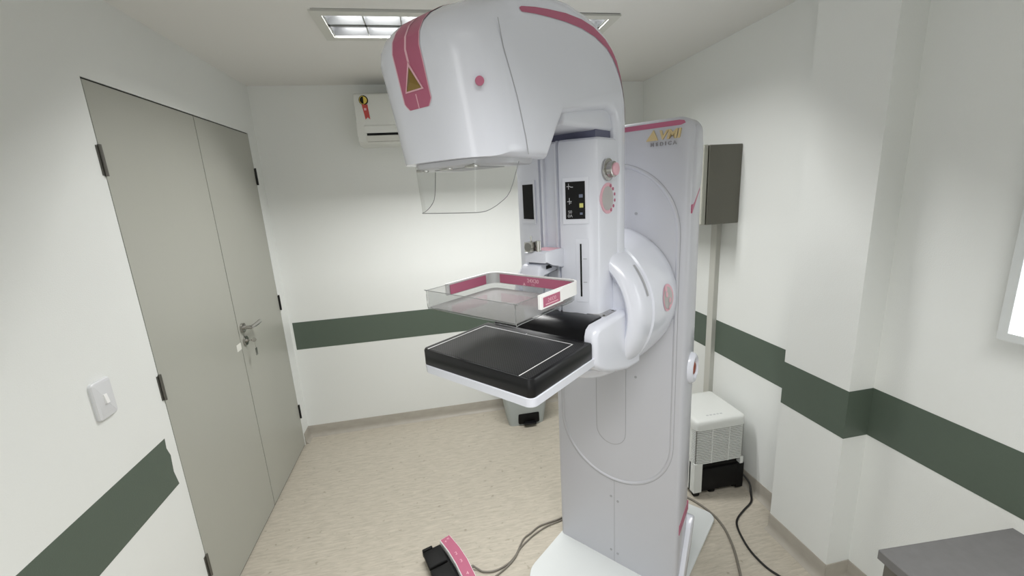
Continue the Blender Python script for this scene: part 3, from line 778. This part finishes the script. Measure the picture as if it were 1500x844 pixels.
for u in (.1285, .4315): tube('paddle_rim', [P(u, .700, z1), P(u, .776, z1), P(u, .7775, z1-.002), P(u, .777, z0+.003), P(u, .76, z0+.001), P(u, .64, z0+.001), P(u, .54, z0+.001)], .0008, M['clearedge'], pad, 4)
def band(pts, off0, off1, z0, z1, name, m, parent):
    # open strip of wall thickness along a polyline (u,v), normals pointing outwards from the tray
    bm = bmesh.new(); n = len(pts); A = []
    for i in range(n):
        a = Vector(pts[max(i-1, 0)]); b = Vector(pts[min(i+1, n-1)]); t = (b-a).normalized(); nn = Vector((t.y, -t.x))
        p = Vector(pts[i]); A.append((p+nn*off0, p+nn*off1))
    rings = [[P(a.x, a.y, z0), P(b.x, b.y, z0), P(b.x, b.y, z1), P(a.x, a.y, z1)] for a, b in A]
    loft(bm, rings); return finish(bm, name, m, parent, 40)
r_ = .026; bp = [(.127, .705), (.127, .60)]
bp += [(.127+r_-r_*math.cos(a), .511+r_-r_*math.sin(a)) for a in [PI/2*k/6 for k in range(7)]]
bp += [(.433-r_+r_*math.sin(a), .511+r_-r_*math.cos(a)) for a in [PI/2*k/6 for k in range(7)]]
bp += [(.433, .60), (.433, .695)]
sgn = 1
# orientation check: outward must lead away from the tray centre
t0 = Vector(bp[1])-Vector(bp[0]); nn0 = Vector((t0.y, -t0.x)); sgn = 1 if nn0.x < 0 else -1
bd = band(bp, 0, sgn*.006, 1.405, 1.4395, 'paddle_band', M['whiteline'], pad)
ip = [(.1295, .70), (.1295, .60)]+[(.1297, .545), ]
band([(.1297, .695), (.1297, .62), (.1297, .548)], 0, -sgn*.0012, 1.4075, 1.4345, 'band_liner', M['pink'], bd)
band([(.158, .5137), (.28, .5137), (.405, .5137)], 0, -sgn*.0012, 1.4075, 1.4345, 'band_liner', M['pink'], bd)
band([(.405, .5140), (.4175, .518), (.4265, .527), (.4303, .54), (.4303, .61)], 0, -sgn*.0012, 1.4075, 1.4345, 'band_liner', M['pink'], bd)
# label plates and the format marking
mbox('label_plate', (.4385, .598, 1.404), (.4405, .692, 1.436), M['whiteline'], bd)
bl = mbox('pink_label', (.440, .612, 1.408), (.4412, .684, 1.432), M['pink'], bd)
mbox('label_bar', (.441, .622, 1.412), (.4416, .675, 1.4145), M['pinklight'], bl)
R_side = Matrix(((0, 0, 1, 0), (1, 0, 0, 0), (0, 1, 0, 0), (0, 0, 0, 1)))
text_mesh('label_text', '24X30', .013, M['pinklight'], bl, Matrix.Translation(P(.4414, .648, 1.422)) @ R_side, .0002)
tm = text_mesh('format_marking', '24X30', .0155, M['pinklight'], bd, Matrix.Translation(P(.285, .5156, 1.4235)) @ R_front, .0002, 1., .0003)
text_mesh('format_marking', 'CM', .008, M['pinklight'], bd, Matrix.Translation(P(.285, .5156, 1.4115)) @ R_front, .0002)
bm = bmesh.new(); extr_uz(bm, [(.248, 1.409), (.257, 1.409), (.2525, 1.417)], .5148, .5154); finish(bm, 'marking_triangle', M['pinklight'], bd)

# ------------------------------------------------------------------ foot pedal and cables
fp = thing('foot_pedal', 'black double foot pedal with pink top cover on the floor', 'foot pedal', (.95, 1.66, 0), math.radians(19))
# local: x across (pads at -x, cover at +x), y towards the back wall
def pad_mesh(y0, y1, x0=-.075, x1=.005):
    bm = bmesh.new()
    loft(bm, [[(x, y, z) for y, z in ((y0, .030), (y1, .030), (y1, .052), (y1-.012, .060), (y0+.006, .048), (y0, .042))] for x in (x0, x1)])
    bev(bm, .003); return bm
box('pedal_base', (-.072, -.235, 0), (.075, .10, .032), M['black'], fp, .006)
for i in range(3):
    y1 = .098-i*.115
    finish(pad_mesh(y1-.098, y1, -.082-.004*i, .004), 'pedal_pad', M['blackmatte'], fp, 40)
box('pedal_lip', (-.083, .086, .03), (-.035, .100, .066), M['blackmatte'], fp, .003)
cv = [(.008, .110), (.062, .118), (.076, .02), (.080, -.06), (.075, -.16), (.060, -.255), (.004, -.245), (.020, -.15), (.022, -.05), (.018, .03)]
bm = bmesh.new(); loft(bm, [[(x, y, z) for x, y in offset(cv, e)] for z, e in ((0, 0), (.058, 0), (.062, .002))])
cvr = finish(bm, 'cover', M['whiteline'], fp)
bm = bmesh.new(); loft(bm, [[(x, y, z) for x, y in offset(cv, .0035)] for z in (.0615, .063)]); finish(bm, 'cover_panel', M['pink'], cvr)
for s_, xx, yy in (('+', .030, .085), ('<', .045, .095), ('2', .046, -.005), ('3', .050, -.055), ('4', .048, -.13)):
    text_mesh('cover_mark', s_, .024, M['pinklight'], cvr, Matrix.Translation((xx, yy, .0632)), .0002)
cyl('cable_gland', (.078, -.072, .02), (.100, -.070, .018), .007, M['cable'], fp, 14)

rc = .0042
c1 = tube('pedal_cable', [(1.0665, 1.6275, .0175), (1.085, 1.616, .009), (1.11, 1.598, .005), (1.16, 1.590, .005), (1.225, 1.612, .005), (1.268, 1.648, .005), (1.302, 1.70, .005), (1.330, 1.738, .005), (1.37, 1.762, .005), (1.42, 1.793, .005), (1.48, 1.806, .005), (1.56, 1.825, .005), (1.70, 1.90, .005)], rc, M['cable'])
tag(c1, 'thin grey-brown cable running from the foot pedal to the machine', 'cable')
c2 = tube('pedal_cable', [(1.085, 1.535, .005), (1.14, 1.552, .005), (1.215, 1.595, .005), (1.262, 1.635, .005), (1.295, 1.68, .0045), (1.345, 1.722, .0045), (1.40, 1.757, .0045), (1.465, 1.786, .0045), (1.56, 1.811, .0045), (1.68, 1.875, .0045)], .0036, M['cable'])
tag(c2, 'second grey-brown cable hugging the lower side of the pedal cable', 'cable')
c3 = tube('floor_cable', [(2.20, 1.84, .006), (2.262, 1.77, .006), (2.300, 1.66, .006), (2.300, 1.56, .006), (2.262, 1.44, .006), (2.196, 1.312, .006), (2.13, 1.2, .006), (2.08, 1.0, .006)], .0055, M['cable'])
tag(c3, 'grey floor cable curving past the corner of the white base plate', 'cable')
c4 = tube('power_cord', [(2.585, 1.79, .085), (2.60, 1.755, .05), (2.585, 1.72, .012), (2.548, 1.675, .005), (2.468, 1.632, .005), (2.400, 1.59, .005), (2.365, 1.545, .005), (2.338, 1.47, .005), (2.325, 1.40, .005), (2.330, 1.32, .005), (2.352, 1.265, .005), (2.39, 1.18, .005), (2.44, 1.05, .005)], .005, M['blackcable'])
tag(c4, 'black power cord snaking from the dehumidifier across the floor', 'power cord')

# ------------------------------------------------------------------ world and colour
w = bpy.data.worlds.new('world'); bpy.context.scene.world = w; w.use_nodes = True
w.node_tree.nodes['Background'].inputs['Color'].default_value = (.5, .5, .5, 1); w.node_tree.nodes['Background'].inputs['Strength'].default_value = .2
sc = bpy.context.scene
sc.view_settings.view_transform = 'Standard'; sc.view_settings.look = 'None'; sc.view_settings.exposure = 0
sc.cycles.max_bounces = 10; sc.cycles.diffuse_bounces = 6; sc.cycles.transparent_max_bounces = 16
sc.cycles.sample_clamp_indirect = 4
